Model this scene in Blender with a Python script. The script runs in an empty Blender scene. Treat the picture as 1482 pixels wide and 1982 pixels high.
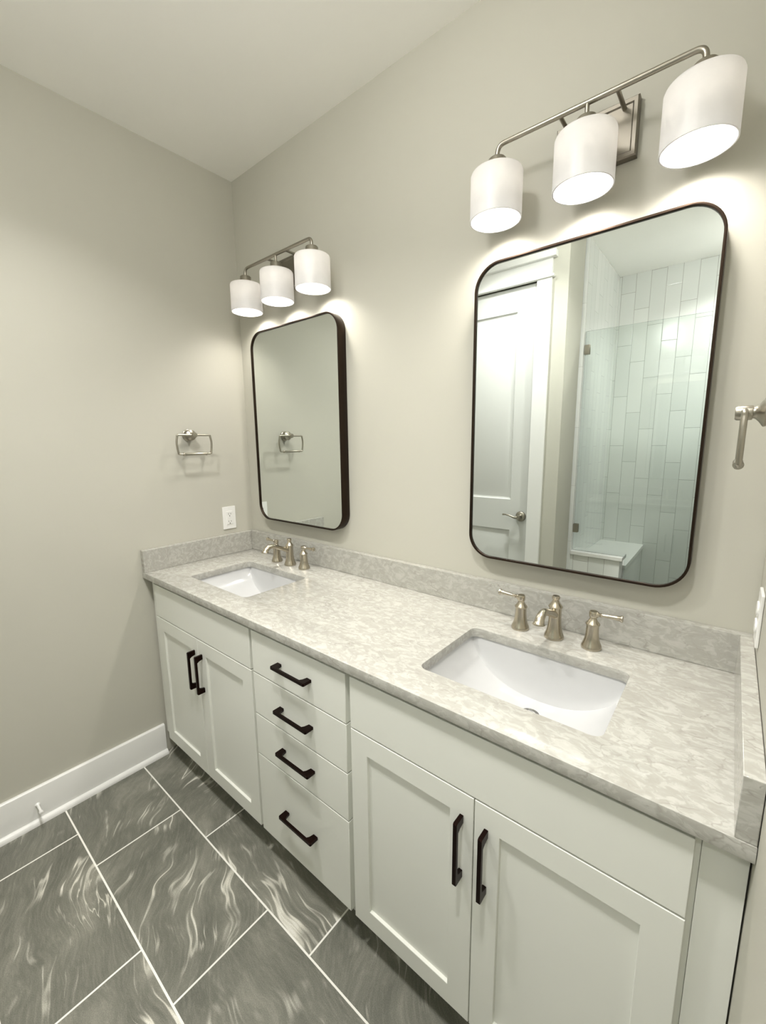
import bpy, bmesh, math, random
from mathutils import Vector, Matrix

# ------------------------------------------------------------------ camera, world, lights, exposure
S = bpy.context.scene
COL = S.collection
PI = math.pi
CAM = Vector((2.01999, -1.30552, 1.48860))
YAW, PITCH, ROLL, FPX = 0.691224, -0.163388, -0.0108749, 814.58

def make_camera():
    cy, sy = math.cos(YAW), math.sin(YAW)
    fw = Vector((-sy*math.cos(PITCH), cy*math.cos(PITCH), math.sin(PITCH)))
    r = Vector((cy, sy, 0)); u = r.cross(fw)
    r2 = r*math.cos(ROLL) + u*math.sin(ROLL)
    u2 = -r*math.sin(ROLL) + u*math.cos(ROLL)
    cd = bpy.data.cameras.new('camera'); cam = bpy.data.objects.new('camera', cd)
    COL.objects.link(cam)
    m = Matrix((r2, u2, -fw)).transposed().to_4x4(); m.translation = CAM
    cam.matrix_world = m
    cd.sensor_fit = 'HORIZONTAL'; cd.sensor_width = 36.0
    cd.lens = FPX/1482.0*36.0
    cd.clip_start = 0.01
    S.camera = cam
make_camera()

W = bpy.data.worlds.new('world'); S.world = W; W.use_nodes = True
W.node_tree.nodes['Background'].inputs[0].default_value = (0.9, 0.95, 1, 1)
W.node_tree.nodes['Background'].inputs[1].default_value = 0.3

S.view_settings.view_transform = 'Standard'
S.view_settings.look = 'None'
S.view_settings.gamma = 1.0
S.view_settings.use_curve_mapping = False
S.view_settings.exposure = 0.75
try:
    S.cycles.use_denoising = True
    S.cycles.max_bounces = 14; S.cycles.diffuse_bounces = 7; S.cycles.glossy_bounces = 6
    S.cycles.transmission_bounces = 8; S.cycles.transparent_max_bounces = 12
    S.cycles.sample_clamp_indirect = 6.0; S.cycles.blur_glossy = 0.5
    S.cycles.caustics_reflective = False; S.cycles.caustics_refractive = False
except Exception:
    pass

BULB_W = 4.0          # each vanity bulb
BULB_C = (1.0, 0.955, 0.89)
GLOBE_L = 29.0        # radiance of the unseen globe added as fill light
FILL_C = (1.0, 0.98, 0.94)
GLOBE = (1.38, -0.96)
FILL_W = 7.6
FILL_SPOTS = [(0.84, -1.06), (1.72, -1.16)]  # unseen discs added under the ceiling to fill the room with light
SHOWER_FILL, SHOWER_W = (1.96, -2.28), 5.5  # unseen disc added to brighten the shower

def area_disk(name, x, y, z, r, power, col, parent=None, off=None):
    ld = bpy.data.lights.new(name, 'AREA'); ld.shape = 'DISK'; ld.size = 2*r
    ld.energy = power; ld.color = col; ld.spread = math.radians(125)
    lo = bpy.data.objects.new(name, ld); COL.objects.link(lo)
    if parent:
        lo.parent = parent; lo.location = Vector((x, y, z)) - off
    else:
        lo.location = (x, y, z)
    return lo

# ------------------------------------------------------------------ measured dimensions (metres)
RW = 2.100            # right wall x
HC = 2.753            # ceiling
ZC = 0.9203           # counter top
TH = 0.0277           # slab thickness
D = 0.5838            # counter depth
SP = 0.1016           # splash height
ST = 0.0265           # splash thickness
DF = 0.570            # front plane of doors
FF = 0.550            # face frame plane
YD = -1.50            # door wall
XC = 1.185            # corner of door wall
YS = -2.72            # shower back wall

# ------------------------------------------------------------------ material helpers
class NT:
    def __init__(self, name):
        self.m = bpy.data.materials.new(name); self.m.use_nodes = True
        self.t = self.m.node_tree; self.t.nodes.clear()
        self.out = self.t.nodes.new('ShaderNodeOutputMaterial')
    def n(self, typ, **kw):
        nd = self.t.nodes.new(typ)
        for k, v in kw.items():
            if hasattr(nd, k) and k not in ('inputs',): setattr(nd, k, v)
        return nd
    def set(self, sock, v):
        if isinstance(v, bpy.types.NodeSocket): self.t.links.new(v, sock)
        elif v is not None:
            if isinstance(v, (tuple, list)) and len(v) == 3 and sock.type == 'RGBA': v = (*v, 1)
            sock.default_value = v
    def math(self, op, a, b=None, c=None, clamp=False):
        nd = self.n('ShaderNodeMath', operation=op); nd.use_clamp = clamp
        for i, v in enumerate((a, b, c)):
            if v is not None: self.set(nd.inputs[i], v)
        return nd.outputs[0]
    def vmath(self, op, a, b=None):
        nd = self.n('ShaderNodeVectorMath', operation=op)
        self.set(nd.inputs[0], a)
        if b is not None: self.set(nd.inputs[1], b)
        return nd.outputs[0]
    def pos(self):
        return self.n('ShaderNodeNewGeometry').outputs['Position']
    def sep(self, v):
        nd = self.n('ShaderNodeSeparateXYZ'); self.set(nd.inputs[0], v); return nd.outputs
    def comb(self, x, y, z):
        nd = self.n('ShaderNodeCombineXYZ')
        for i, v in enumerate((x, y, z)): self.set(nd.inputs[i], v)
        return nd.outputs[0]
    def noise(self, vec, scale, detail=4, rough=0.55, dist=0.0):
        nd = self.n('ShaderNodeTexNoise'); self.set(nd.inputs['Vector'], vec)
        self.set(nd.inputs['Scale'], scale); self.set(nd.inputs['Detail'], detail)
        self.set(nd.inputs['Roughness'], rough); self.set(nd.inputs['Distortion'], dist)
        return nd.outputs
    def ramp(self, fac, stops, interp='LINEAR'):
        nd = self.n('ShaderNodeValToRGB'); nd.color_ramp.interpolation = interp
        el = nd.color_ramp.elements
        while len(el) < len(stops): el.new(0.5)
        for e, (p, c) in zip(el, stops):
            e.position = p; e.color = (*c, 1) if len(c) == 3 else c
        self.set(nd.inputs[0], fac); return nd.outputs[0]
    def mix(self, fac, a, b, blend='MIX'):
        nd = self.n('ShaderNodeMix', data_type='RGBA', blend_type=blend)
        self.set(nd.inputs[0], fac); self.set(nd.inputs[6], a); self.set(nd.inputs[7], b)
        return nd.outputs[2]
    def bump(self, h, strength=0.2, dist=0.001):
        nd = self.n('ShaderNodeBump'); nd.inputs['Strength'].default_value = strength
        nd.inputs['Distance'].default_value = dist; self.set(nd.inputs['Height'], h)
        return nd.outputs[0]
    def bsdf(self, color, rough=0.5, metal=0.0, spec=0.5, normal=None, coat=0.0, aniso=0.0):
        b = self.n('ShaderNodeBsdfPrincipled')
        self.set(b.inputs['Base Color'], color); self.set(b.inputs['Roughness'], rough)
        b.inputs['Metallic'].default_value = metal
        b.inputs['Specular IOR Level'].default_value = spec
        b.inputs['Coat Weight'].default_value = coat
        b.inputs['Anisotropic'].default_value = aniso
        if normal: self.set(b.inputs['Normal'], normal)
        self.t.links.new(b.outputs[0], self.out.inputs[0]); return self.m

def paint(name, col, rough=0.55, grain=90, strength=0.12, var=0.03):
    t = NT(name); p = t.pos()
    n = t.noise(p, grain, 3)[0]
    n2 = t.noise(p, 2.2, 3)[0]
    c = t.mix(n2, tuple(x*(1-var) for x in col), tuple(min(1, x*(1+var)) for x in col))
    return t.bsdf(c, rough, spec=0.35, normal=t.bump(n, strength, 0.0008))

def metal(name, col, rough, scale=(40, 40, 900), amt=0.06):
    t = NT(name)
    tc = t.n('ShaderNodeTexCoord').outputs['Object']
    n = t.noise(t.vmath('MULTIPLY', tc, scale), 1.0, 2)[0]
    r = t.math('ADD', rough-amt/2, t.math('MULTIPLY', n, amt))
    return t.bsdf(col, r, metal=1.0, normal=t.bump(n, 0.03, 0.0004))

def flat(name, col, rough=0.4, spec=0.5, coat=0.0):
    t = NT(name); n = t.noise(t.pos(), 35, 2)[0]
    c = t.mix(n, tuple(x*0.985 for x in col), tuple(min(1, x*1.015) for x in col))
    return t.bsdf(c, rough, spec=spec, coat=coat)

def mat_quartz():
    t = NT('quartz'); p = t.pos()
    ps = t.vmath('MULTIPLY', p, (0.75, 1.25, 1.2))
    wob = t.noise(ps, 9, 4, 0.6)[1]
    pw = t.vmath('ADD', ps, t.vmath('MULTIPLY', t.vmath('SUBTRACT', wob, (0.5, 0.5, 0.5)), (0.10, 0.10, 0.10)))
    big = t.noise(pw, 52, 5, 0.58, 0.6)[0]
    c = t.ramp(big, [(0.36, (0.385, 0.377, 0.340)), (0.505, (0.412, 0.406, 0.371)), (0.535, (0.453, 0.448, 0.412)), (0.66, (0.489, 0.484, 0.448))])
    v = t.n('ShaderNodeTexVoronoi', feature='DISTANCE_TO_EDGE'); t.set(v.inputs['Vector'], pw); v.inputs['Scale'].default_value = 30
    edge = t.ramp(v.outputs['Distance'], [(0.0, (1, 1, 1)), (0.06, (0, 0, 0))])
    m1 = t.ramp(t.noise(p, 16, 3)[0], [(0.52, (0, 0, 0)), (0.62, (1, 1, 1))])
    c = t.mix(t.math('MULTIPLY', t.math('MULTIPLY', edge, m1), 0.6), c, (0.285, 0.272, 0.24))
    sp = t.noise(pw, 60, 4, 0.7, 1.2)[0]
    spk = t.ramp(sp, [(0.66, (0, 0, 0)), (0.70, (1, 1, 1))])
    c = t.mix(t.math('MULTIPLY', spk, 0.5), c, (0.25, 0.238, 0.21))
    return t.bsdf(c, 0.16, spec=0.5)

def mat_floor():
    t = NT('slate_look_tile'); p = t.pos(); s = t.sep(p)
    PX, PY = 0.6005, 0.304
    vy = t.math('DIVIDE', t.math('SUBTRACT', t.math('MULTIPLY', s[1], -1.0), 0.372), PY)
    row = t.math('FLOOR', vy); fv = t.math('FRACT', vy)
    ux = t.math('DIVIDE', t.math('ADD', t.math('SUBTRACT', s[0], 0.5975), t.math('MULTIPLY', row, 0.2005)), PX)
    col = t.math('FLOOR', ux); fu = t.math('FRACT', ux)
    du = t.math('MULTIPLY', t.math('MINIMUM', fu, t.math('SUBTRACT', 1.0, fu)), PX)
    dv = t.math('MULTIPLY', t.math('MINIMUM', fv, t.math('SUBTRACT', 1.0, fv)), PY)
    g = t.math('LESS_THAN', t.math('MINIMUM', du, dv), 0.0027)
    wn = t.n('ShaderNodeTexWhiteNoise', noise_dimensions='3D'); t.set(wn.inputs['Vector'], t.comb(col, row, 4.0))
    rnd = t.sep(wn.outputs['Color'])
    ang = t.math('ADD', 0.55, t.math('MULTIPLY', t.math('SUBTRACT', rnd[0], 0.5), 1.1))
    vr = t.n('ShaderNodeVectorRotate', rotation_type='Z_AXIS'); t.set(vr.inputs['Vector'], p); t.set(vr.inputs['Angle'], ang)
    q = t.vmath('ADD', vr.outputs[0], t.vmath('MULTIPLY', wn.outputs['Color'], (19.0, 23.0, 0.0)))
    wob = t.noise(q, 1.9, 3, 0.5)[1]
    qw = t.vmath('ADD', q, t.vmath('MULTIPLY', t.vmath('SUBTRACT', wob, (0.5, 0.5, 0.5)), (0.34, 0.34, 0.0)))
    n1 = t.noise(t.vmath('MULTIPLY', qw, (1.1, 8.0, 1.0)), 1.5, 3, 0.55)[0]
    ridge = t.math('ABSOLUTE', t.math('SUBTRACT', n1, 0.5))
    vein = t.ramp(ridge, [(0.0, (1, 1, 1)), (0.010, (0.7, 0.7, 0.7)), (0.024, (0, 0, 0))])
    halo = t.ramp(ridge, [(0.0, (1, 1, 1)), (0.10, (0, 0, 0))])
    mask = t.ramp(t.noise(q, 3.2, 3, 0.6)[0], [(0.51, (0, 0, 0)), (0.64, (1, 1, 1))])
    n3 = t.noise(t.vmath('MULTIPLY', qw, (1.6, 20.0, 1.0)), 1.6, 3, 0.5)[0]
    hair = t.ramp(t.math('ABSOLUTE', t.math('SUBTRACT', n3, 0.5)), [(0.0, (1, 1, 1)), (0.018, (0, 0, 0))])
    mask2 = t.ramp(t.noise(q, 4.2, 2)[0], [(0.55, (0, 0, 0)), (0.66, (1, 1, 1))])
    fine = t.noise(t.vmath('MULTIPLY', qw, (5.0, 34.0, 1.0)), 3.0, 6, 0.75)[0]
    grain = t.noise(p, 420, 2, 0.6)[0]
    cloud = t.noise(t.vmath('MULTIPLY', qw, (1.0, 2.0, 1.0)), 2.6, 6, 0.66)[0]
    base = t.ramp(cloud, [(0.30, (0.078, 0.080, 0.066)), (0.52, (0.125, 0.126, 0.105)), (0.74, (0.225, 0.22, 0.188))])
    base = t.mix(t.ramp(fine, [(0.46, (0, 0, 0)), (0.78, (0.4, 0.4, 0.4))]), base, (0.30, 0.29, 0.25))
    base = t.mix(t.math('MULTIPLY', t.math('MULTIPLY', halo, mask), 0.28), base, (0.36, 0.35, 0.30))
    base = t.mix(t.math('MULTIPLY', t.math('MULTIPLY', vein, mask), 0.85), base, (0.66, 0.64, 0.57))
    base = t.mix(t.math('MULTIPLY', t.math('MULTIPLY', hair, mask2), 0.7), base, (0.60, 0.58, 0.51))
    base = t.mix(0.5, base, t.ramp(grain, [(0.3, (0.45, 0.45, 0.45)), (0.7, (1, 1, 1))]), 'OVERLAY')
    c = t.mix(g, base, (0.80, 0.79, 0.74))
    h = t.math('SUBTRACT', t.math('MULTIPLY', fine, 0.2), g)
    r = t.math('ADD', 0.40, t.math('MULTIPLY', g, 0.3))
    return t.bsdf(c, r, spec=0.4, normal=t.bump(h, 0.25, 0.0012))

def mat_shower_tile(axis):
    t = NT('white_wall_tile_' + axis); s = t.sep(t.pos())
    a = s[0] if axis == 'x' else s[1]
    PX, PZ = 0.099, 0.392
    ux = t.math('DIVIDE', t.math('SUBTRACT', a, 1.218), PX)
    col = t.math('FLOOR', ux); fu = t.math('FRACT', ux)
    vz = t.math('DIVIDE', t.math('ADD', t.math('SUBTRACT', s[2], 2.227), t.math('MULTIPLY', col, 0.1307)), PZ)
    fv = t.math('FRACT', vz)
    du = t.math('MULTIPLY', t.math('MINIMUM', fu, t.math('SUBTRACT', 1.0, fu)), PX)
    dv = t.math('MULTIPLY', t.math('MINIMUM', fv, t.math('SUBTRACT', 1.0, fv)), PZ)
    dm = t.math('MINIMUM', du, dv)
    g = t.math('LESS_THAN', dm, 0.0014)
    row = t.math('FLOOR', vz)
    wn = t.n('ShaderNodeTexWhiteNoise', noise_dimensions='3D'); t.set(wn.inputs['Vector'], t.comb(col, row, 1.0))
    tint = t.mix(wn.outputs['Value'], (0.74, 0.755, 0.735), (0.80, 0.81, 0.79))
    c = t.mix(g, tint, (0.42, 0.42, 0.40) if axis == 'x' else (0.62, 0.62, 0.60))
    h = t.ramp(dm, [(0.0, (0, 0, 0)), (0.02, (0.6, 0.6, 0.6)), (0.2, (1, 1, 1))])
    h2 = t.math('MINIMUM', t.math('DIVIDE', dm, 0.004), 1.0)
    return t.bsdf(c, 0.14, spec=0.5, normal=t.bump(h2, 0.35, 0.0015))

def mat_glass():
    t = NT('clear_green_tinted_glass')
    tr = t.n('ShaderNodeBsdfTransparent'); tr.inputs[0].default_value = (0.935, 0.960, 0.950, 1)
    gl = t.n('ShaderNodeBsdfGlossy'); gl.inputs[0].default_value = (1, 1, 1, 1); gl.inputs['Roughness'].default_value = 0.0
    fr = t.n('ShaderNodeFresnel'); fr.inputs[0].default_value = 1.5
    mx = t.n('ShaderNodeMixShader'); t.set(mx.inputs[0], fr.outputs[0])
    t.t.links.new(tr.outputs[0], mx.inputs[1]); t.t.links.new(gl.outputs[0], mx.inputs[2])
    t.t.links.new(mx.outputs[0], t.out.inputs[0]); return t.m

def mat_mirror():
    t = NT('mirror_silvering')
    n = t.noise(t.pos(), 2.0, 2)[0]
    c = t.mix(n, (0.81, 0.855, 0.835), (0.82, 0.86, 0.84))
    return t.bsdf(c, 0.0, metal=1.0)

def mat_shade():
    t = NT('frosted_white_glass')
    n = t.noise(t.pos(), 28, 3)[0]
    c = t.mix(n, (0.61, 0.612, 0.62), (0.69, 0.69, 0.695))
    tl = t.n('ShaderNodeBsdfTranslucent'); t.set(tl.inputs[0], c)
    df = t.n('ShaderNodeBsdfDiffuse'); t.set(df.inputs[0], c)
    gl = t.n('ShaderNodeBsdfGlossy'); gl.inputs['Roughness'].default_value = 0.35
    mx = t.n('ShaderNodeMixShader'); mx.inputs[0].default_value = 0.30
    t.t.links.new(df.outputs[0], mx.inputs[1]); t.t.links.new(tl.outputs[0], mx.inputs[2])
    m2 = t.n('ShaderNodeMixShader'); m2.inputs[0].default_value = 0.04
    t.t.links.new(mx.outputs[0], m2.inputs[1]); t.t.links.new(gl.outputs[0], m2.inputs[2])
    t.t.links.new(m2.outputs[0], t.out.inputs[0]); return t.m

def mat_emit(name, col, strength):
    t = NT(name); e = t.n('ShaderNodeEmission')
    e.inputs[0].default_value = (*col, 1); e.inputs[1].default_value = strength
    t.t.links.new(e.outputs[0], t.out.inputs[0]); return t.m

M = dict(
    wall=paint('greige_wall_paint', (0.515, 0.505, 0.443), 0.6),
    ceil=paint('white_ceiling_paint', (0.90, 0.89, 0.855), 0.8, 60, 0.2),
    trim=paint('white_trim_paint', (0.80, 0.80, 0.785), 0.3, 25, 0.04, 0.01),
    cab=paint('soft_white_cabinet_paint', (0.75, 0.76, 0.71), 0.38, 30, 0.03, 0.01),
    doorp=paint('white_door_paint', (0.66, 0.67, 0.655), 0.35, 25, 0.05, 0.01),
    quartz=mat_quartz(), floor=mat_floor(), tilex=mat_shower_tile('x'), tiley=mat_shower_tile('y'),
    solid=flat('white_solid_surface', (0.80, 0.80, 0.78), 0.25),
    porcelain=flat('white_porcelain', (0.57, 0.575, 0.578), 0.07, 0.5, 0.3),
    nickel=metal('brushed_nickel', (0.54, 0.492, 0.40), 0.25),
    satin=metal('satin_nickel', (0.385, 0.36, 0.305), 0.32),
    plate=metal('dull_satin_nickel', (0.25, 0.23, 0.195), 0.45),
    bronze=metal('brushed_dark_bronze', (0.040, 0.028, 0.021), 0.36, (500, 500, 30)),
    pull=metal('oil_rubbed_bronze', (0.020, 0.010, 0.008), 0.38),
    steel=metal('polished_steel', (0.36, 0.36, 0.35), 0.22),
    plastic=flat('white_plastic', (0.84, 0.84, 0.82), 0.3),
    slot=flat('dark_slot', (0.02, 0.02, 0.02), 0.6),
    rubber=flat('white_rubber', (0.75, 0.75, 0.73), 0.6),
    glass=mat_glass(), mirror=mat_mirror(), shade=mat_shade(),
    bulb=mat_emit('lit_bulb', (1.0, 0.90, 0.74), 32.0), lens=mat_emit('fill_light_lens', FILL_C, 6.0), globe=mat_emit('fill_light_globe', FILL_C, GLOBE_L),  # lens and globe glow only on the added fill lights
)

# ------------------------------------------------------------------ object helpers
OFF = {}
def finish(o, smooth=35):
    me = o.data
    if smooth:
        for p in me.polygons: p.use_smooth = True
        me.set_sharp_from_angle(angle=math.radians(smooth))
def obj(name, src, mat, parent=None, smooth=20, label=None):
    """src (bmesh or mesh) is in world coordinates; the mesh is moved into its parent's frame"""
    if isinstance(src, bmesh.types.BMesh):
        me = bpy.data.meshes.new(name); bmesh.ops.recalc_face_normals(src, faces=src.faces)
        src.to_mesh(me); src.free()
    else: me = src; me.name = name
    o = bpy.data.objects.new(name, me); COL.objects.link(o)
    me.materials.clear(); me.materials.append(mat)
    if parent is not None:
        off = OFF[parent.name]; me.transform(Matrix.Translation(-off)); o.parent = parent; OFF[o.name] = off
    else:
        OFF[o.name] = Vector((0, 0, 0))
    if label: o['label'] = label
    finish(o, smooth); return o
def recenter(o, loc):
    """move a top-level mesh's origin to loc"""
    loc = Vector(loc); o.data.transform(Matrix.Translation(-loc)); o.location = loc; OFF[o.name] = loc
def thing(name, label, cat, loc, group=None):
    o = bpy.data.objects.new(name, None); COL.objects.link(o); o.location = loc
    o.empty_display_size = 0.05
    o['label'] = label; o['category'] = cat
    if group: o['group'] = group
    OFF[o.name] = Vector(loc); return o
def tag(o, label, cat, group=None):
    o['label'] = label; o['category'] = cat
    if group: o['group'] = group
    return o
def struct(name, src, mat, smooth=20, parent=None):
    o = obj(name, src, mat, parent, smooth)
    if parent is None: o['kind'] = 'structure'
    return o
def dup(root, loc, label):
    r = root.copy(); COL.objects.link(r); r.location = loc; r['label'] = label
    for ch in list(root.children):
        c = ch.copy(); COL.objects.link(c); c.parent = r
        for g in ch.children:
            d = g.copy(); COL.objects.link(d); d.parent = c
    return r

def B(): return bmesh.new()
def box(bm, x0, x1, y0, y1, z0, z1, bev=0.0, seg=2):
    vs = [bm.verts.new((x, y, z)) for x in (x0, x1) for y in (y0, y1) for z in (z0, z1)]
    fs = [bm.faces.new([vs[i] for i in f]) for f in ((0, 1, 3, 2), (4, 6, 7, 5), (0, 4, 5, 1), (2, 3, 7, 6), (0, 2, 6, 4), (1, 5, 7, 3))]
    if bev > 0:
        es = list({e for f in fs for e in f.edges})
        bmesh.ops.bevel(bm, geom=es, offset=bev, segments=seg, affect='EDGES', profile=0.5)
    return bm
def lathe(bm, prof, c, axis='Z', n=40, cap=True):
    c = Vector(c)
    def P(r, h, a):
        u, w = r*math.cos(a), r*math.sin(a)
        v = {'Z': (u, w, h), 'Y': (u, h, w), 'X': (h, u, w)}[axis]
        return c + Vector(v)
    rings = []
    for r, h in prof:
        if r < 1e-6: rings.append([bm.verts.new(P(0, h, 0))])
        else: rings.append([bm.verts.new(P(r, h, 2*PI*i/n)) for i in range(n)])
    for a, b in zip(rings[:-1], rings[1:]):
        for i in range(n):
            j = (i+1) % n
            if len(a) == 1 and len(b) == 1: continue
            if len(a) == 1: bm.faces.new((a[0], b[i], b[j]))
            elif len(b) == 1: bm.faces.new((a[i], a[j], b[0]))
            else: bm.faces.new((a[i], a[j], b[j], b[i]))
    if cap:
        for rg in (rings[0], rings[-1]):
            if len(rg) > 2: bm.faces.new(rg)
    return bm
def smooth_path(pts, k=8):
    """Catmull-Rom through points; each point may carry a radius as 4th value"""
    P = [Vector(p) if len(p) == 3 else Vector(p) for p in pts]
    out = []
    for i in range(len(P)-1):
        p0 = P[max(i-1, 0)]; p1 = P[i]; p2 = P[i+1]; p3 = P[min(i+2, len(P)-1)]
        for s in range(k):
            t = s/k
            out.append(0.5*((2*p1) + (p2-p0)*t + (2*p0-5*p1+4*p2-p3)*t*t + (3*p1-p0-3*p2+p3)*t**3))
    out.append(P[-1]); return out
def fillet(pts, r, k=6):
    """polyline with rounded corners"""
    pts = [Vector(p) for p in pts]; out = [pts[0]]
    for a, b, c in zip(pts[:-2], pts[1:-1], pts[2:]):
        u = (a-b).normalized(); v = (c-b).normalized()
        ang = u.angle(v); d = min(r/math.tan(ang/2), (a-b).length*0.49, (c-b).length*0.49)
        p0 = b+u*d; p1 = b+v*d
        for i in range(k+1):
            t = i/k; out.append((1-t)**2*p0 + 2*t*(1-t)*b + t*t*p1)
    out.append(pts[-1]); return out
def tube(bm, pts, rad, n=16, closed=False, cap=True):
    pts = [Vector(p[:3]) for p in pts]
    rads = rad if isinstance(rad, (list, tuple)) else [rad]*len(pts)
    N = len(pts); rings = []; up = None
    for i in range(N):
        a = pts[(i-1) % N] if (closed or i > 0) else pts[i]
        b = pts[(i+1) % N] if (closed or i < N-1) else pts[i]
        d = (b-a).normalized()
        if up is None:
            up = Vector((0, 0, 1)) if abs(d.z) < 0.9 else Vector((1, 0, 0))
        s = d.cross(up).normalized(); up = s.cross(d).normalized()
        rings.append([bm.verts.new(pts[i] + (s*math.cos(2*PI*k/n) + up*math.sin(2*PI*k/n))*rads[i]) for k in range(n)])
    for i in range(N if closed else N-1):
        A, Bq = rings[i], rings[(i+1) % N]
        for k in range(n):
            bm.faces.new((A[k], A[(k+1) % n], Bq[(k+1) % n], Bq[k]))
    if cap and not closed:
        bm.faces.new(rings[0]); bm.faces.new(rings[-1])
    return bm
def rrect(x0, x1, y0, y1, r, k=8):
    out = []
    for cx, cy, a0 in ((x1-r, y1-r, 0), (x0+r, y1-r, PI/2), (x0+r, y0+r, PI), (x1-r, y0+r, 1.5*PI)):
        for i in range(k+1):
            a = a0 + PI/2*i/k; out.append((cx+r*math.cos(a), cy+r*math.sin(a)))
    return out
PLANES = {'XY': lambda m: m,
          'XZ': lambda m: Matrix(((1, 0, 0, 0), (0, 0, -1, 0), (0, 1, 0, 0), (0, 0, 0, 1))) @ m,   # extrude toward -y
          'YZ': lambda m: Matrix(((0, 0, 1, 0), (1, 0, 0, 0), (0, 1, 0, 0), (0, 0, 0, 1))) @ m}    # extrude toward +x
def plate(loops, plane, lo, hi, bev=0.0):
    """flat outline(s) (first outer, others holes) extruded from lo to hi along the plane's normal axis"""
    cu = bpy.data.curves.new('c', 'CURVE'); cu.dimensions = '2D'; cu.fill_mode = 'BOTH'
    cu.extrude = abs(hi-lo)/2 - bev; cu.bevel_depth = bev; cu.bevel_resolution = 1; cu.offset = -bev
    for lp in loops:
        sp = cu.splines.new('POLY'); sp.points.add(len(lp)-1); sp.use_cyclic_u = True
        for p, q in zip(sp.points, lp): p.co = (q[0], q[1], 0, 1)
    o = bpy.data.objects.new('c', cu)
    me = bpy.data.meshes.new_from_object(o)
    bpy.data.objects.remove(o); bpy.data.curves.remove(cu)
    mid = (lo+hi)/2
    m = PLANES[plane](Matrix.Translation((0, 0, -mid if plane == 'XZ' else mid)))
    me.transform(m); bm = bmesh.new(); bm.from_mesh(me); bmesh.ops.remove_doubles(bm, verts=bm.verts, dist=1e-6)
    bpy.data.meshes.remove(me)
    return bm

# ------------------------------------------------------------------ setting
XR = RW + 0.12
YB = YS - 0.12
bm = B(); box(bm, -0.12, XR, YB, 0.12, -0.12, 0.0); struct('floor', bm, M['floor'], 0)
bm = B(); box(bm, -0.12, XR, YB, 0.12, HC, HC+0.1); struct('ceiling', bm, M['ceil'], 0)
bm = B(); box(bm, -0.12, XR, 0, 0.12, 0, HC); struct('wall_back', bm, M['wall'], 0)
bm = B(); box(bm, -0.12, 0, YD-0.28, 0, 0, HC); struct('wall_left', bm, M['wall'], 0)
bm = B(); box(bm, RW, XR, -1.84, 0, 0, HC); struct('wall_right', bm, M['wall'], 0)
# wall with the door, facing the vanity
DX0, DX1, DZ = 0.242, 1.004, 2.440
bm = B()
box(bm, 0, DX0-0.012, YD-0.30, YD, 0, HC)
box(bm, DX0-0.012, DX1+0.012, YD-0.30, YD, DZ+0.012, HC)
box(bm, DX1+0.012, XC, YD-0.30, YD, 0, HC)
box(bm, DX0-0.012, DX1+0.012, YD-0.30, YD-0.16, 0, DZ+0.012)
struct('wall_front', bm, M['wall'], 0)
# shower enclosure
bm = B(); box(bm, XC-0.1, XR, YB, YS, 0, HC); struct('wall_shower_back', bm, M['tilex'], 0)
bm = B(); box(bm, XC-0.1, XC+0.015, YS, YD-0.33, 0, HC); struct('wall_shower_left', bm, M['tiley'], 0)
bm = B(); box(bm, RW, XR, YS, -1.84, 0, HC); struct('wall_shower_right', bm, M['tiley'], 0)
PY0, PY1, PX1, PZ = -1.945, -1.835, 1.508, 0.700
bm = B(); box(bm, XC+0.015, PX1, PY0, PY1, 0, PZ); struct('wall_shower_half', bm, M['tilex'], 0)
bm = B(); box(bm, XC+0.015, PX1+0.016, PY0-0.014, PY1+0.014, PZ, PZ+0.026, 0.003); struct('trim_6', bm, M['solid'])
# baseboard and shoe moulding on the left wall
def profile_y(pts, y0, y1):
    bm = B()
    a = [bm.verts.new((x, y0, z)) for x, z in pts]; b = [bm.verts.new((x, y1, z)) for x, z in pts]
    n = len(pts)
    for i in range(n): bm.faces.new((a[i], a[(i+1) % n], b[(i+1) % n], b[i]))
    bm.faces.new(a); bm.faces.new(b); return bm
struct('baseboard_left', profile_y([(0, 0), (0.015, 0), (0.015, 0.142), (0.0135, 0.1475), (0.009, 0.1505), (0, 0.1505)], YD, -0.562), M['trim'])
qr = [(0.0155, 0.0)] + [(0.0155+0.017*math.cos(a), 0.021*math.sin(a)) for a in [i*PI/2/8 for i in range(9)]]
struct('trim_1', profile_y(qr, YD, -0.562), M['trim'])
# door casing
bm = B()
box(bm, DX0-0.090, DX0-0.004, YD, YD+0.020, 0, DZ+0.006, 0.0015)
box(bm, DX1+0.002, DX1+0.090, YD, YD+0.020, 0, DZ+0.006, 0.0015)
struct('trim_2', bm, M['trim'])
bm = B(); box(bm, DX0-0.105, DX1+0.104, YD, YD+0.032, DZ+0.006, DZ+0.022, 0.004); struct('trim_3', bm, M['trim'])
bm = B(); box(bm, DX0-0.090, DX1+0.090, YD, YD+0.020, DZ+0.022, DZ+0.112, 0.0015); struct('trim_4', bm, M['trim'])
bm = B(); box(bm, DX0-0.115, DX1+0.115, YD, YD+0.046, DZ+0.112, DZ+0.150, 0.003); struct('trim_5', bm, M['trim'])
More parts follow.
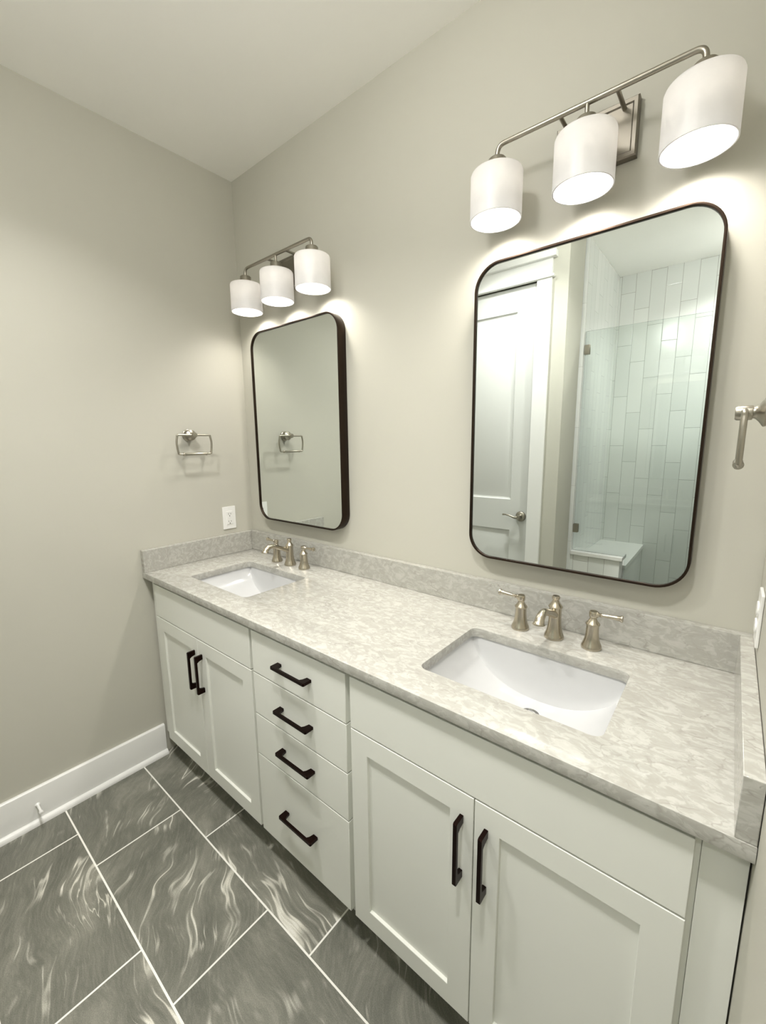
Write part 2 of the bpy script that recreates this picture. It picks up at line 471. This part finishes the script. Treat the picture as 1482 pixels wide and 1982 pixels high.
# two-panel door
def panel_door(x0, x1, z0, z1, y, th, panels, dep):
    """slab whose front (+y) face carries raised panels with sunk mouldings"""
    bm = B()
    xs = sorted({x0, x1} | {p[0] for p in panels} | {p[1] for p in panels})
    zs = sorted({z0, z1} | {p[2] for p in panels} | {p[3] for p in panels})
    V = {}
    def v(x, yy, z):
        k = (round(x, 5), round(yy, 5), round(z, 5))
        if k not in V: V[k] = bm.verts.new((x, yy, z))
        return V[k]
    for i in range(len(xs)-1):
        for j in range(len(zs)-1):
            a, b, c, d = xs[i], xs[i+1], zs[j], zs[j+1]
            hit = [p for p in panels if p[0] <= a+1e-6 and p[1] >= b-1e-6 and p[2] <= c+1e-6 and p[3] >= d-1e-6]
            if not hit: bm.faces.new((v(a, y, c), v(b, y, c), v(b, y, d), v(a, y, d)))
    for (a, b, c, d) in panels:
        rings = []
        for ins, yy in dep: rings.append([v(a+ins, y-yy, c+ins), v(b-ins, y-yy, c+ins), v(b-ins, y-yy, d-ins), v(a+ins, y-yy, d-ins)])
        for r0, r1 in zip(rings[:-1], rings[1:]):
            for k in range(4): bm.faces.new((r0[k], r0[(k+1) % 4], r1[(k+1) % 4], r1[k]))
        bm.faces.new(rings[-1])
    yb = y-th
    bm.faces.new((v(x0, yb, z0), v(x1, yb, z0), v(x1, yb, z1), v(x0, yb, z1)))
    for (ax, az), (bx_, bz) in (((x0, z0), (x1, z0)), ((x1, z0), (x1, z1)), ((x1, z1), (x0, z1)), ((x0, z1), (x0, z0))):
        bm.faces.new((v(ax, y, az), v(bx_, y, bz), v(bx_, yb, bz), v(ax, yb, az)))
    bmesh.ops.recalc_face_normals(bm, faces=bm.faces)
    return bm
dr = struct('door_1', panel_door(DX0, DX1, 0.01, DZ, YD-0.006, 0.036,
      [(DX0+0.122, DX1-0.122, 1.098, 2.296), (DX0+0.122, DX1-0.122, 0.22, 0.888)],
      [(0, 0), (0.006, 0.008), (0.014, 0.011), (0.022, 0.011), (0.052, 0.003)]), M['doorp'], 20)
LX, LZ = 0.958, 0.990
bm = B()
lathe(bm, [(0, 0.0), (0.034, 0.0), (0.034, 0.005), (0.030, 0.010), (0.016, 0.014), (0.013, 0.030), (0.013, 0.046), (0.010, 0.052), (0, 0.053)], (LX, YD-0.006, LZ), 'Y', 32)
lev = smooth_path([(LX, YD+0.038, LZ, 0.009), (LX-0.025, YD+0.041, LZ-0.004, 0.0085), (LX-0.055, YD+0.043, LZ+0.005, 0.006), (LX-0.085, YD+0.042, LZ+0.011, 0.0055), (LX-0.108, YD+0.040, LZ+0.009, 0.006)], 6)
tube(bm, lev, [p[3] for p in lev], 12)
struct('door_handle', bm, M['satin'], 40, dr)

# ------------------------------------------------------------------ vanity cabinets
ZT = ZC - TH                    # underside of the slab
Z0 = 0.1126                     # underside of the doors
def carcass(x0, x1, frame_x):
    """sides, floor, back and face frame in one mesh; frame_x = extra stile ranges"""
    bm = B(); t = 0.016
    box(bm, x0, x0+t, -FF+0.02, -0.004, Z0, ZT-0.002)
    box(bm, x1-t, x1, -FF+0.02, -0.004, Z0, ZT-0.002)
    box(bm, x0+t, x1-t, -FF+0.02, -0.004, Z0, Z0+t)
    box(bm, x0+t, x1-t, -0.012, -0.004, Z0+t, ZT-0.002)
    for a, b in frame_x: box(bm, a, b, -FF, -FF+0.02, Z0, ZT-0.002)
    box(bm, frame_x[0][1], frame_x[-1][0], -FF, -FF+0.02, ZT-0.045, ZT-0.002)
    box(bm, frame_x[0][1], frame_x[-1][0], -FF, -FF+0.02, 0.705, 0.750)
    box(bm, frame_x[0][1], frame_x[-1][0], -FF, -FF+0.02, Z0, Z0+0.03)
    return bm
def pull_h(cx, cz, parent):
    h, f, y0, y1 = 0.0795, 0.0215, -DF-0.031, -DF
    lp = [(cx-h, y1), (cx-h, y0+0.003), (cx-h+0.003, y0), (cx+h-0.003, y0), (cx+h, y0+0.003), (cx+h, y1), (cx+h-f+0.003, y1), (cx+h-f-0.001, y0+0.016), (cx+h-f-0.006, y0+0.0088),
          (cx-h+f+0.006, y0+0.0088), (cx-h+f+0.001, y0+0.016), (cx-h+f-0.003, y1)]
    return obj('pull', plate([lp], 'XY', cz-0.0048, cz+0.0048, 0.0008), M['pull'], parent)
def pull_v(cx, cz, parent):
    h, f, y0, y1 = 0.0805, 0.0215, -DF-0.031, -DF
    lp = [(y1, cz-h), (y0+0.003, cz-h), (y0, cz-h+0.003), (y0, cz+h-0.003), (y0+0.003, cz+h), (y1, cz+h), (y1, cz+h-f+0.003), (y0+0.016, cz+h-f-0.001), (y0+0.0088, cz+h-f-0.006),
          (y0+0.0088, cz-h+f+0.006), (y0+0.016, cz-h+f+0.001), (y1, cz-h+f-0.003)]
    return obj('pull', plate([lp], 'YZ', cx-0.0048, cx+0.0048, 0.0008), M['pull'], parent)
def shaker(x0, x1, z0, z1, rail=0.0585):
    bm = B(); y0, y1 = -DF, -DF+0.0195; b = 0.0012
    V = lambda x, y, z: bm.verts.new((x, y, z))
    def ring(ins, y): return [V(x0+ins, y, z0+ins), V(x1-ins, y, z0+ins), V(x1-ins, y, z1-ins), V(x0+ins, y, z1-ins)]
    R = [ring(0, y1), ring(0, y0+b), ring(b, y0), ring(rail-0.0008, y0), ring(rail, y0+0.0008), ring(rail+0.0006, y0+0.0085)]
    for a, c in zip(R[:-1], R[1:]):
        for k in range(4): bm.faces.new((a[k], a[(k+1) % 4], c[(k+1) % 4], c[k]))
    bm.faces.new(R[-1]); bm.faces.new(R[0][::-1])
    return bm
def slabfront(x0, x1, z0, z1):
    return box(B(), x0, x1, -DF, -DF+0.0195, z0, z1, 0.0014, 2)
DZ1, FZ0, FZ1 = 0.7250, 0.7290, 0.8765
def sink_base(x0, x1, fx0, fx1, sx, label, filler, fillx, lab_l, lab_r):
    t = thing('vanity_cabinet', label, 'cabinet', ((x0+x1)/2, -0.30, 0))
    obj('cabinet_body', carcass(x0, x1, [(x0, fx0+0.02), (sx-0.012, sx+0.012), (fx1-0.02, x1)]), M['cab'], t, 30)
    obj('false_front', slabfront(fx0, fx1, FZ0, FZ1), M['cab'], t)
    for a, b, px in ((fx0, sx-0.0012, sx-0.0295), (sx+0.0012, fx1, sx+0.0295)):
        d = obj('door', shaker(a, b, Z0, DZ1), M['cab'], t, 30)
        pull_v(px, 0.5885, d)
    bm = B(); box(bm, x0, x1, -0.500, -0.486, 0, Z0); obj('toe_kick', bm, M['cab'], t, 0)
    if filler:
        bm = B(); box(bm, *fillx, -FF-0.003, -FF+0.018, Z0 if filler == 'L' else 0.0, ZT-0.002, 0.001); obj('filler_strip', bm, M['cab'], t)
    return t
sink_base(0.034, 0.8245, 0.0775, 0.8180, 0.4430, 'white shaker sink cabinet in the far corner beside the grey-beige wall', 'L', (0.017, 0.0335), '', '')
tD = thing('vanity_cabinet', 'white middle cabinet with a stack of four drawers', 'cabinet', (1.0525, -0.30, 0))
obj('cabinet_body', carcass(0.8250, 1.2800, [(0.8250, 0.851), (1.252, 1.2800)]), M['cab'], tD, 30)
for z0, z1, pz in ((0.7290, FZ1, 0.8035), (0.5755, 0.7250, 0.6515), (0.4205, 0.5715, 0.5025), (Z0, 0.4165, 0.2690)):
    d = obj('drawer', slabfront(0.8312, 1.2720, z0, z1), M['cab'], tD)
    pull_h(1.0530, pz, d)
bm = B(); box(bm, 0.8250, 1.2800, -0.500, -0.486, 0, Z0); obj('toe_kick', bm, M['cab'], tD, 0)
sink_base(1.2805, 2.0400, 1.2885, 2.0318, 1.6590, 'white shaker sink cabinet nearest the camera, against the right wall', 'R', (2.0405, 2.0975), '', '')

# ------------------------------------------------------------------ countertop
SKX = (0.4470, 1.6625); SKY = (-0.4790, -0.1790); SKW = 0.2140; DRY = -0.262
holes = [rrect(cx-SKW, cx+SKW, SKY[0], SKY[1], 0.022, 6) for cx in SKX]
ct = thing('countertop', 'cream and grey quartz countertop running wall to wall over the cabinets', 'countertop', (RW/2, -D/2, ZT))
obj('slab', plate([[(0.001, -D), (RW-0.001, -D), (RW-0.001, -0.001), (0.001, -0.001)]] + holes, 'XY', ZT, ZC, 0.0012), M['quartz'], ct, 30)
bm = B(); box(bm, 0.001, RW-0.001, -ST, -0.001, ZC, ZC+SP, 0.0015); obj('backsplash', bm, M['quartz'], ct)
bm = B(); box(bm, 0.001, ST, -D+0.001, -ST-0.0003, ZC, ZC+SP, 0.0015); obj('side_splash', bm, M['quartz'], ct)
bm = B(); box(bm, RW-ST, RW-0.001, -D+0.001, -ST-0.0003, ZC, ZC+SP, 0.0015); obj('side_splash', bm, M['quartz'], ct)

# ------------------------------------------------------------------ sinks
def basin(cx):
    """undermount trough: an arc across the width, near-vertical back and front walls"""
    bm = B(); hw = SKW+0.004; y0, y1 = SKY[0]-0.004, SKY[1]+0.004; zt = ZT-0.0005; dp = 0.128
    NX = 48; rows = []
    for i in range(NX+1):
        s = -1 + 2*i/NX
        s = math.sin(s*PI/2)
        x = cx + hw*s
        f = dp*max(0.0, 1-abs(s)**2.3)**0.62
        col = []
        ls = [0, .25, .5, .75, .92, 1.0]
        sl = 0.014
        for k in ls: col.append((y1 - sl*k*f/dp - (0.006*((k-.75)/.25)**2 if k > .75 else 0), zt - f*k*(0.965 if k == .92 else 1)))
        yb = y1-sl*f/dp-0.012; yf = y0+sl*f/dp+0.012
        for k in range(1, 8):
            yy = yb + (yf-yb)*k/8
            dr2 = math.hypot((x-cx)/0.10, (yy-DRY)/0.10)
            col.append((yy, zt - f - 0.004*math.exp(-dr2*dr2)))
        for k in ls[::-1]: col.append((y0 + sl*k*f/dp + (0.006*((k-.75)/.25)**2 if k > .75 else 0), zt - f*k*(0.965 if k == .92 else 1)))
        rows.append([bm.verts.new((x, y, z)) for y, z in col])
    for a, b in zip(rows[:-1], rows[1:]):
        for k in range(len(a)-1): bm.faces.new((a[k], b[k], b[k+1], a[k+1]))
    bmesh.ops.remove_doubles(bm, verts=bm.verts, dist=1e-5)
    # mounting flange under the slab
    e = 0.018
    o = [bm.verts.new((cx+sx*(hw+e), y, zt)) for sx, y in ((-1, y0-e), (1, y0-e), (1, y1+e), (-1, y1+e))]
    i_ = [bm.verts.new((cx+sx*hw, y, zt)) for sx, y in ((-1, y0), (1, y0), (1, y1), (-1, y1))]
    for k in range(4): bm.faces.new((o[k], o[(k+1) % 4], i_[(k+1) % 4], i_[k]))
    return bm
for cx, lab in ((SKX[0], 'white rectangular undermount sink in the far corner of the counter'), (SKX[1], 'white rectangular undermount sink in the near right half of the counter')):
    t = thing('sink', lab, 'sink', (cx, (SKY[0]+SKY[1])/2, ZT-0.13))
    o = obj('basin', basin(cx), M['porcelain'], t, 50)
    yc = DRY; zz = ZT-0.0005-0.128-0.004
    bm = B(); lathe(bm, [(0.0250, 0.0002), (0.0248, 0.0022), (0.0235, 0.0030), (0.0190, 0.0016), (0.0182, 0.0002), (0.0180, -0.016), (0, -0.016)], (cx, yc, zz), 'Z', 36, False)
    obj('drain_ring', bm, M['steel'], t, 40)
    bm = B(); lathe(bm, [(0, 0.0035), (0.010, 0.0030), (0.0145, 0.0012), (0.0150, -0.001), (0.0060, -0.003), (0.0060, -0.0155), (0, -0.0155)], (cx, yc, zz), 'Z', 32)
    obj('stopper', bm, M['steel'], t, 40)

# ------------------------------------------------------------------ faucets
def faucet(cx, lab):
    cy = -0.098
    t = thing('faucet', lab, 'faucet', (cx, cy, ZC))
    bm = B()
    lathe(bm, [(0, 0), (0.0265, 0), (0.0275, 0.002), (0.0275, 0.005), (0.0262, 0.010), (0.0225, 0.019), (0.0195, 0.032), (0.0178, 0.048), (0.0170, 0.065), (0.0170, 0.092), (0.0190, 0.0935), (0.0195, 0.0955), (0.0185, 0.098),
               (0.0140, 0.1035), (0.0100, 0.110), (0.0085, 0.1145), (0.0092, 0.1165), (0.0108, 0.1190), (0.0112, 0.1235), (0.0095, 0.1275), (0, 0.1285)], (cx, cy, ZC), 'Z', 40)
    body = obj('spout_body', bm, M['nickel'], t, 50)
    path = smooth_path([(cx, cy, ZC+0.070, 0.0135), (cx, cy-0.030, ZC+0.083, 0.0105), (cx, cy-0.065, ZC+0.098, 0.0095), (cx, cy-0.092, ZC+0.1085, 0.0100), (cx, cy-0.114, ZC+0.1085, 0.0110), (cx, cy-0.128, ZC+0.1005, 0.0122), (cx, cy-0.134, ZC+0.0910, 0.0140), (cx, cy-0.1352, ZC+0.0885, 0.0162), (cx, cy-0.1354, ZC+0.0875, 0.0162)], 6)
    bm = B(); tube(bm, path, [max(p[3], 0.004) for p in path], 20)
    obj('spout', bm, M['nickel'], t, 50)
    for sg in (-1, 1):
        hx = cx + 0.1010*sg
        bm = B()
        lathe(bm, [(0, 0), (0.0255, 0), (0.0265, 0.002), (0.0265, 0.005), (0.0250, 0.010), (0.0215, 0.018), (0.0185, 0.029), (0.0168, 0.044), (0.0160, 0.060), (0.0160, 0.067), (0.0182, 0.0685), (0.0187, 0.0705), (0.0175, 0.073),
                   (0.0130, 0.078), (0.0098, 0.084), (0.0085, 0.088), (0.0105, 0.0905), (0.0112, 0.095), (0.0112, 0.1035), (0.0098, 0.107), (0, 0.108)], (hx, cy, ZC), 'Z', 36)
        h = obj('handle', bm, M['nickel'], t, 50)
        z = ZC+0.0985
        pr = [(0.0, 0.0085), (0.011, 0.0085), (0.016, 0.0045), (0.019, 0.0062), (0.022, 0.0045), (0.035, 0.0050), (0.055, 0.0062), (0.065, 0.0072), (0.0672, 0.0092), (0.0705, 0.0092), (0.0715, 0.0078)]
        bm = B(); tube(bm, [(hx+sg*a, cy, z+0.05*a) for a, r in pr], [r for a, r in pr], 18)
        obj('lever', bm, M['nickel'], h, 50)
    return t
faucet(SKX[0]-0.001, 'brushed nickel widespread faucet behind the far corner sink')
faucet(SKX[1]+0.0025, 'brushed nickel widespread faucet behind the near right sink')

# ------------------------------------------------------------------ mirrors
def mirror(cx, cz, lab):
    t = thing('mirror', lab, 'mirror', (cx, 0, cz))
    hw, hh, r = 0.3048, 0.4555, 0.078
    bm = plate([rrect(cx-hw, cx+hw, cz-hh, cz+hh, r, 12), rrect(cx-hw+0.0065, cx+hw-0.0065, cz-hh+0.0065, cz+hh-0.0065, r-0.0065, 12)], 'XZ', -0.0445, -0.0005, 0.0008)
    obj('frame', bm, M['bronze'], t, 40)
    e = 0.0066
    bm = plate([rrect(cx-hw+e, cx+hw-e, cz-hh+e, cz+hh-e, r-e, 12)], 'XZ', -0.0385, -0.0335, 0.0)
    obj('mirror_glass', bm, M['mirror'], t, 30)
    return t
m1 = mirror(1.6590, 1.5625, 'dark bronze framed mirror on the wall over the near right sink, reflecting the shower')
dup(m1, (0.4480, 0, 1.5625), 'dark bronze framed mirror near the corner, reflecting a plain wall and towel ring')

# ------------------------------------------------------------------ vanity lights
def vanity_light(cx, zb, lab):
    ax = -0.100; sp = 0.228; r = 0.0700; zt = zb+0.120; zbar = zb+0.187
    t = thing('vanity_light', lab, 'wall light', (cx, 0, zb+0.14))
    bm = B()
    px0, px1, pz0, pz1 = cx-0.096, cx+0.096, zb+0.076, zb+0.206
    rings = []
    for ins, y in ((0, -0.0005), (0, -0.020), (0.003, -0.0235), (0.011, -0.0235), (0.014, -0.0205)):
        rings.append([bm.verts.new((a, y, b)) for a, b in ((px0+ins, pz0+ins), (px1-ins, pz0+ins), (px1-ins, pz1-ins), (px0+ins, pz1-ins))])
    for a, b in zip(rings[:-1], rings[1:]):
        for k in range(4): bm.faces.new((a[k], a[(k+1) % 4], b[(k+1) % 4], b[k]))
    bm.faces.new(rings[-1]); bm.faces.new(rings[0][::-1])
    obj('backplate', bm, M['plate'], t, 20)
    zc0 = zt+0.034
    path = fillet([(cx-sp, ax, zc0-0.010), (cx-sp, ax, zbar), (cx+sp, ax, zbar), (cx+sp, ax, zc0-0.010)], 0.030, 8)
    bm = B(); tube(bm, path, 0.0062, 16); obj('bar', bm, M['satin'], t, 50)
    bm = B(); tube(bm, [(cx, ax, zbar), (cx, ax, zc0-0.010)], 0.0050, 14); obj('stem', bm, M['satin'], t, 50)
    for s in (-1, 1):
        bm = B(); tube(bm, [(cx+s*0.064, ax, zbar), (cx+s*0.064, -0.0205, zbar)], 0.0050, 14); obj('arm', bm, M['satin'], t, 50)
    for s in (-1, 0, 1):
        x = cx+s*sp
        bm = B(); lathe(bm, [(0, zc0), (0.022, zc0), (0.0245, zc0-0.003), (0.0245, zt+0.0005)], (x, ax, 0), 'Z', 32); obj('socket_cup', bm, M['satin'], t, 40)
        bm = B()
        lathe(bm, [(0.018, zt-0.004), (0.018, zt), (r-0.007, zt), (r-0.002, zt-0.002), (r, zt-0.007), (r, zb), (r-0.003, zb), (r-0.003, zt-0.008), (r-0.0075, zt-0.004), (0.018, zt-0.004)], (x, ax, 0), 'Z', 56, False)
        bmesh.ops.remove_doubles(bm, verts=bm.verts, dist=1e-6)
        sh = obj('lamp_shade', bm, M['shade'], t, 50)
        bm = B(); lathe(bm, [(0, zt-0.074), (0.012, zt-0.072), (0.021, zt-0.063), (0.024, zt-0.052), (0.021, zt-0.038), (0.014, zt-0.024), (0.013, zt-0.006), (0, zt-0.006)], (x, ax, 0), 'Z', 24)
        obj('bulb', bm, M['bulb'], sh, 60)
        ld = bpy.data.lights.new('bulb_light', 'SPOT'); ld.energy = BULB_W; ld.color = BULB_C; ld.shadow_soft_size = 0.032
        ld.spot_size = math.radians(160); ld.spot_blend = 1.0
        lo = bpy.data.objects.new('bulb_light', ld); COL.objects.link(lo); lo.parent = sh
        lo.location = Vector((x, ax, zt-0.079)) - OFF[t.name]
    return t
vanity_light(1.6710, 2.0985, 'three-shade nickel wall light above the near right mirror')
vanity_light(0.4490, 2.0900, 'three-shade nickel wall light above the mirror near the corner')

# ------------------------------------------------------------------ towel rings
def towel_ring(wx, sg, lab, off=0.068):
    """wx wall plane, sg = direction into the room"""
    cy, zt, xr = -0.322, 1.533, wx+sg*off
    t = thing('towel_ring', lab, 'towel ring', (wx, cy, zt))
    bm = B()
    pr = [(0, 0.0008), (0.0265, 0.0008), (0.0275, 0.0025), (0.0270, 0.006), (0.0240, 0.008), (0.0228, 0.012), (0.0222, off-0.032), (0.0240, off-0.029), (0.0245, off-0.0265), (0.0225, off-0.0245), (0.0170, off-0.0210), (0.0130, off-0.0175), (0.0108, off-0.0150),
          (0.0100, off-0.0135), (0.0100, off-0.0115), (0.0122, off-0.0110), (0.0125, off-0.0095), (0.0125, off+0.0095), (0.0105, off+0.0125), (0, off+0.0130)]
    lathe(bm, [(r, sg*h) for r, h in pr], (wx, cy, zt), 'X', 28)
    obj('wall_post', bm, M['satin'], t, 40)
    w, h = 0.082, 0.088
    pts = [(xr, cy+w*0.86, zt), (xr, cy+w*0.97, zt-0.010), (xr, cy+w*1.02, zt-h*0.45), (xr, cy+w*0.96, zt-h*0.88), (xr, cy+w*0.84, zt-h), (xr, cy, zt-h), (xr, cy-w*0.84, zt-h), (xr, cy-w*0.96, zt-h*0.88), (xr, cy-w*1.02, zt-h*0.45), (xr, cy-w*0.97, zt-0.010), (xr, cy-w*0.86, zt), (xr, cy, zt)]
    P = [Vector(p) for p in pts]; out = []
    N = len(P)
    for i in range(N):
        p0, p1, p2, p3 = P[(i-1) % N], P[i], P[(i+1) % N], P[(i+2) % N]
        straight = (i in (4, 5, 10, 11))
        for s in range(6):
            u = s/6
            out.append(p1.lerp(p2, u) if straight else 0.5*((2*p1)+(p2-p0)*u+(2*p0-5*p1+4*p2-p3)*u*u+(3*p1-p0-3*p2+p3)*u**3))
    bm = B(); tube(bm, out, 0.0046, 12, closed=True); ring = obj('ring', bm, M['satin'], t, 60)
    pr = [(-0.058, 0.0062), (-0.056, 0.0078), (-0.052, 0.0078), (-0.050, 0.0064), (0.050, 0.0064), (0.052, 0.0078), (0.056, 0.0078), (0.058, 0.0062)]
    bm = B(); tube(bm, [(xr, cy+a, zt-h) for a, r in pr], [r for a, r in pr], 14); obj('roller', bm, M['satin'], ring, 40)
    return t
towel_ring(0.0, 1, 'nickel towel ring on the left wall above the outlet', 0.062)
towel_ring(RW, -1, 'nickel towel ring seen edge-on at the right edge of the photo', 0.072)

# ------------------------------------------------------------------ outlets
def yz_plate(x0, x1, y0, y1, z0, z1, r=0.003, bev=0.0012):
    a, b = min(x0, x1), max(x0, x1)
    return plate([rrect(y0, y1, z0, z1, r, 4)], 'YZ', a, b, bev)
OY, OZ = -0.1385, 1.1075
t = thing('wall_outlet', 'white outlet with two sockets on the left wall above the splash', 'outlet', (0, OY, OZ))
obj('cover_plate', yz_plate(0.0005, 0.0055, OY-0.0365, OY+0.0365, OZ-0.0590, OZ+0.0590), M['plastic'], t)
rc = obj('receptacle', yz_plate(0.0050, 0.0085, OY-0.0165, OY+0.0165, OZ-0.0335, OZ+0.0335, 0.0015, 0.0006), M['plastic'], t)
for dz in (0.0190, -0.0200):
    for a, b, c, d in ((-0.0078, -0.0056, -0.0025, 0.0060), (0.0056, 0.0076, -0.0020, 0.0050)):
        bm = B(); box(bm, 0.0084, 0.0089, OY+a, OY+b, OZ+dz+c, OZ+dz+d); obj('blade_slot', bm, M['slot'], rc, 0, 'dark slot')
    bm = B(); lathe(bm, [(0, 0.0089), (0.0026, 0.0089), (0.0026, 0.0084)], (0, OY, OZ+dz-0.0090), 'X', 14); obj('ground_slot', bm, M['slot'], rc, 0, 'dark round slot')
for a in (-0.0012, 0.0028):
    bm = B(); box(bm, 0.0084, 0.0094, OY-0.0075, OY+0.0075, OZ+a, OZ+a+0.0030, 0.0003); obj('button', bm, M['plastic'], rc)
for dz in (-0.0480, 0.0480):
    bm = B(); lathe(bm, [(0, 0.0063), (0.0025, 0.0062), (0.0033, 0.0054)], (0, OY, OZ+dz), 'X', 14); obj('screw', bm, M['plastic'], t)
OY, OZ = -0.1270, 1.1075
t = thing('wall_outlet', 'white outlet plate seen edge-on on the right wall above the splash', 'outlet', (RW, OY, OZ))
obj('cover_plate', yz_plate(RW-0.0065, RW-0.0005, OY-0.0365, OY+0.0365, OZ-0.0590, OZ+0.0590, 0.004, 0.0016), M['plastic'], t)
for dz in (0.0195, -0.0195):
    lp = [(OY+0.0172*math.cos(a), OZ+dz+max(-0.0135, min(0.0135, 0.0172*math.sin(a)))) for a in [2*PI*i/40 for i in range(40)]]
    obj('socket_face', plate([lp], 'YZ', RW-0.0095, RW-0.0060, 0.0006), M['plastic'], t)

# ------------------------------------------------------------------ door stop on the baseboard
dx, dy, dz = 0.015, -1.060, 0.080
t = thing('door_stop', 'small white door stop screwed to the left baseboard', 'door stop', (dx, dy, dz))
bm = B(); lathe(bm, [(0, 0.0003), (0.0085, 0.0003), (0.0080, 0.003), (0.0045, 0.006), (0.0040, 0.050), (0, 0.050)], (dx, dy, dz), 'X', 20); obj('rod', bm, M['plastic'], t, 40)
bm = B(); lathe(bm, [(0, 0.0495), (0.0062, 0.0495), (0.0075, 0.051), (0.0072, 0.060), (0.0055, 0.063), (0, 0.0635)], (dx, dy, dz), 'X', 20); obj('tip', bm, M['rubber'], t, 40)

# ------------------------------------------------------------------ shower: bench and glass screen
t = thing('shower_bench', 'white corner bench inside the shower, seen in the mirror', 'bench', (1.36, -2.30, 0))
bm = B(); box(bm, XC+0.0155, 1.512, YS+0.0005, PY0-0.0155, 0.001, 0.612); obj('bench_base', bm, M['tiley'], t, 0)
bm = B(); box(bm, XC+0.0155, 1.524, YS+0.0005, PY0-0.0155, 0.612, 0.642, 0.003); obj('bench_seat', bm, M['solid'], t)
gy = -1.862; gx0, gx1, gz1 = XC+0.0185, 1.890, 2.190; g0 = PZ+0.0275
t = thing('shower_screen', 'clear glass shower screen standing on the white half wall, seen in the mirror', 'shower screen', (1.5, gy, 0))
lp = [(gx0, g0), (PX1+0.022, g0), (PX1+0.022, 0.012), (gx1, 0.012), (gx1, gz1), (gx0, gz1)]
obj('glass_panel', plate([lp], 'XZ', gy-0.005, gy+0.005, 0.0), M['glass'], t, 0)
for cz in (2.075, 0.885):
    bm = B(); box(bm, gx0-0.003, gx0+0.030, gy+0.0052, gy+0.013, cz-0.030, cz+0.030, 0.0015); box(bm, gx0-0.003, gx0+0.030, gy-0.013, gy-0.0052, cz-0.030, cz+0.030, 0.0015); box(bm, gx0-0.003, gx0-0.0002, gy-0.012, gy+0.012, cz-0.030, cz+0.030)
    obj('clip', bm, M['satin'], t)

# ------------------------------------------------------------------ added fill lights in the form of ceiling fittings, all out of view
def fill_downlight(x, y, power, lab):
    t = thing('fill_disc', lab, 'added fill light', (x, y, HC))
    bm = B(); lathe(bm, [(0.060, -0.0005), (0.085, -0.0005), (0.085, -0.004), (0.080, -0.007), (0.066, -0.007), (0.060, -0.004), (0.060, -0.0005)], (x, y, HC), 'Z', 40, False); obj('trim_ring', bm, M['trim'], t, 40)
    bm = B(); lathe(bm, [(0, -0.001), (0.060, -0.001), (0.060, -0.003), (0, -0.003)], (x, y, HC), 'Z', 40); obj('lens', bm, M['lens'], t, 40)
    area_disk('fill_beam', x, y, HC-0.009, 0.058, power, FILL_C, t, OFF[t.name])
t = thing('fill_globe', 'added fill light, a round globe out of view over the middle of the floor', 'added fill light', (*GLOBE, HC))  # invented globe, added to light the upper walls and ceiling
bm = B(); lathe(bm, [(0, -0.0005), (0.065, -0.0005), (0.065, -0.012), (0.050, -0.020), (0.012, -0.024), (0.012, -0.050), (0.034, -0.054), (0.034, -0.068), (0, -0.068)], (*GLOBE, HC), 'Z', 40); obj('canopy', bm, M['satin'], t, 40)
gr = 0.088; gz = HC-0.068-math.sqrt(gr*gr-0.030**2)
bm = B(); lathe(bm, [(0.030, gz-HC+math.sqrt(gr*gr-0.030**2))] + [(gr*math.sin(a), gz-HC+gr*math.cos(a)) for a in [0.36+(PI-0.36)*i/24 for i in range(25)]], (*GLOBE, HC), 'Z', 40, False); obj('globe', bm, M['globe'], t, 60)
fill_downlight(*SHOWER_FILL, SHOWER_W, 'added round fill light, out of view in the ceiling of the tiled shower')  # added light for the shower, outside the mirror's view
for (x, y), lab in zip(FILL_SPOTS, ('added round fill light, out of view, nearest the white panelled door', 'added round fill light, out of view, in front of the shower opening')):
    fill_downlight(x, y, FILL_W, lab)  # both added to light the cabinet fronts and floor
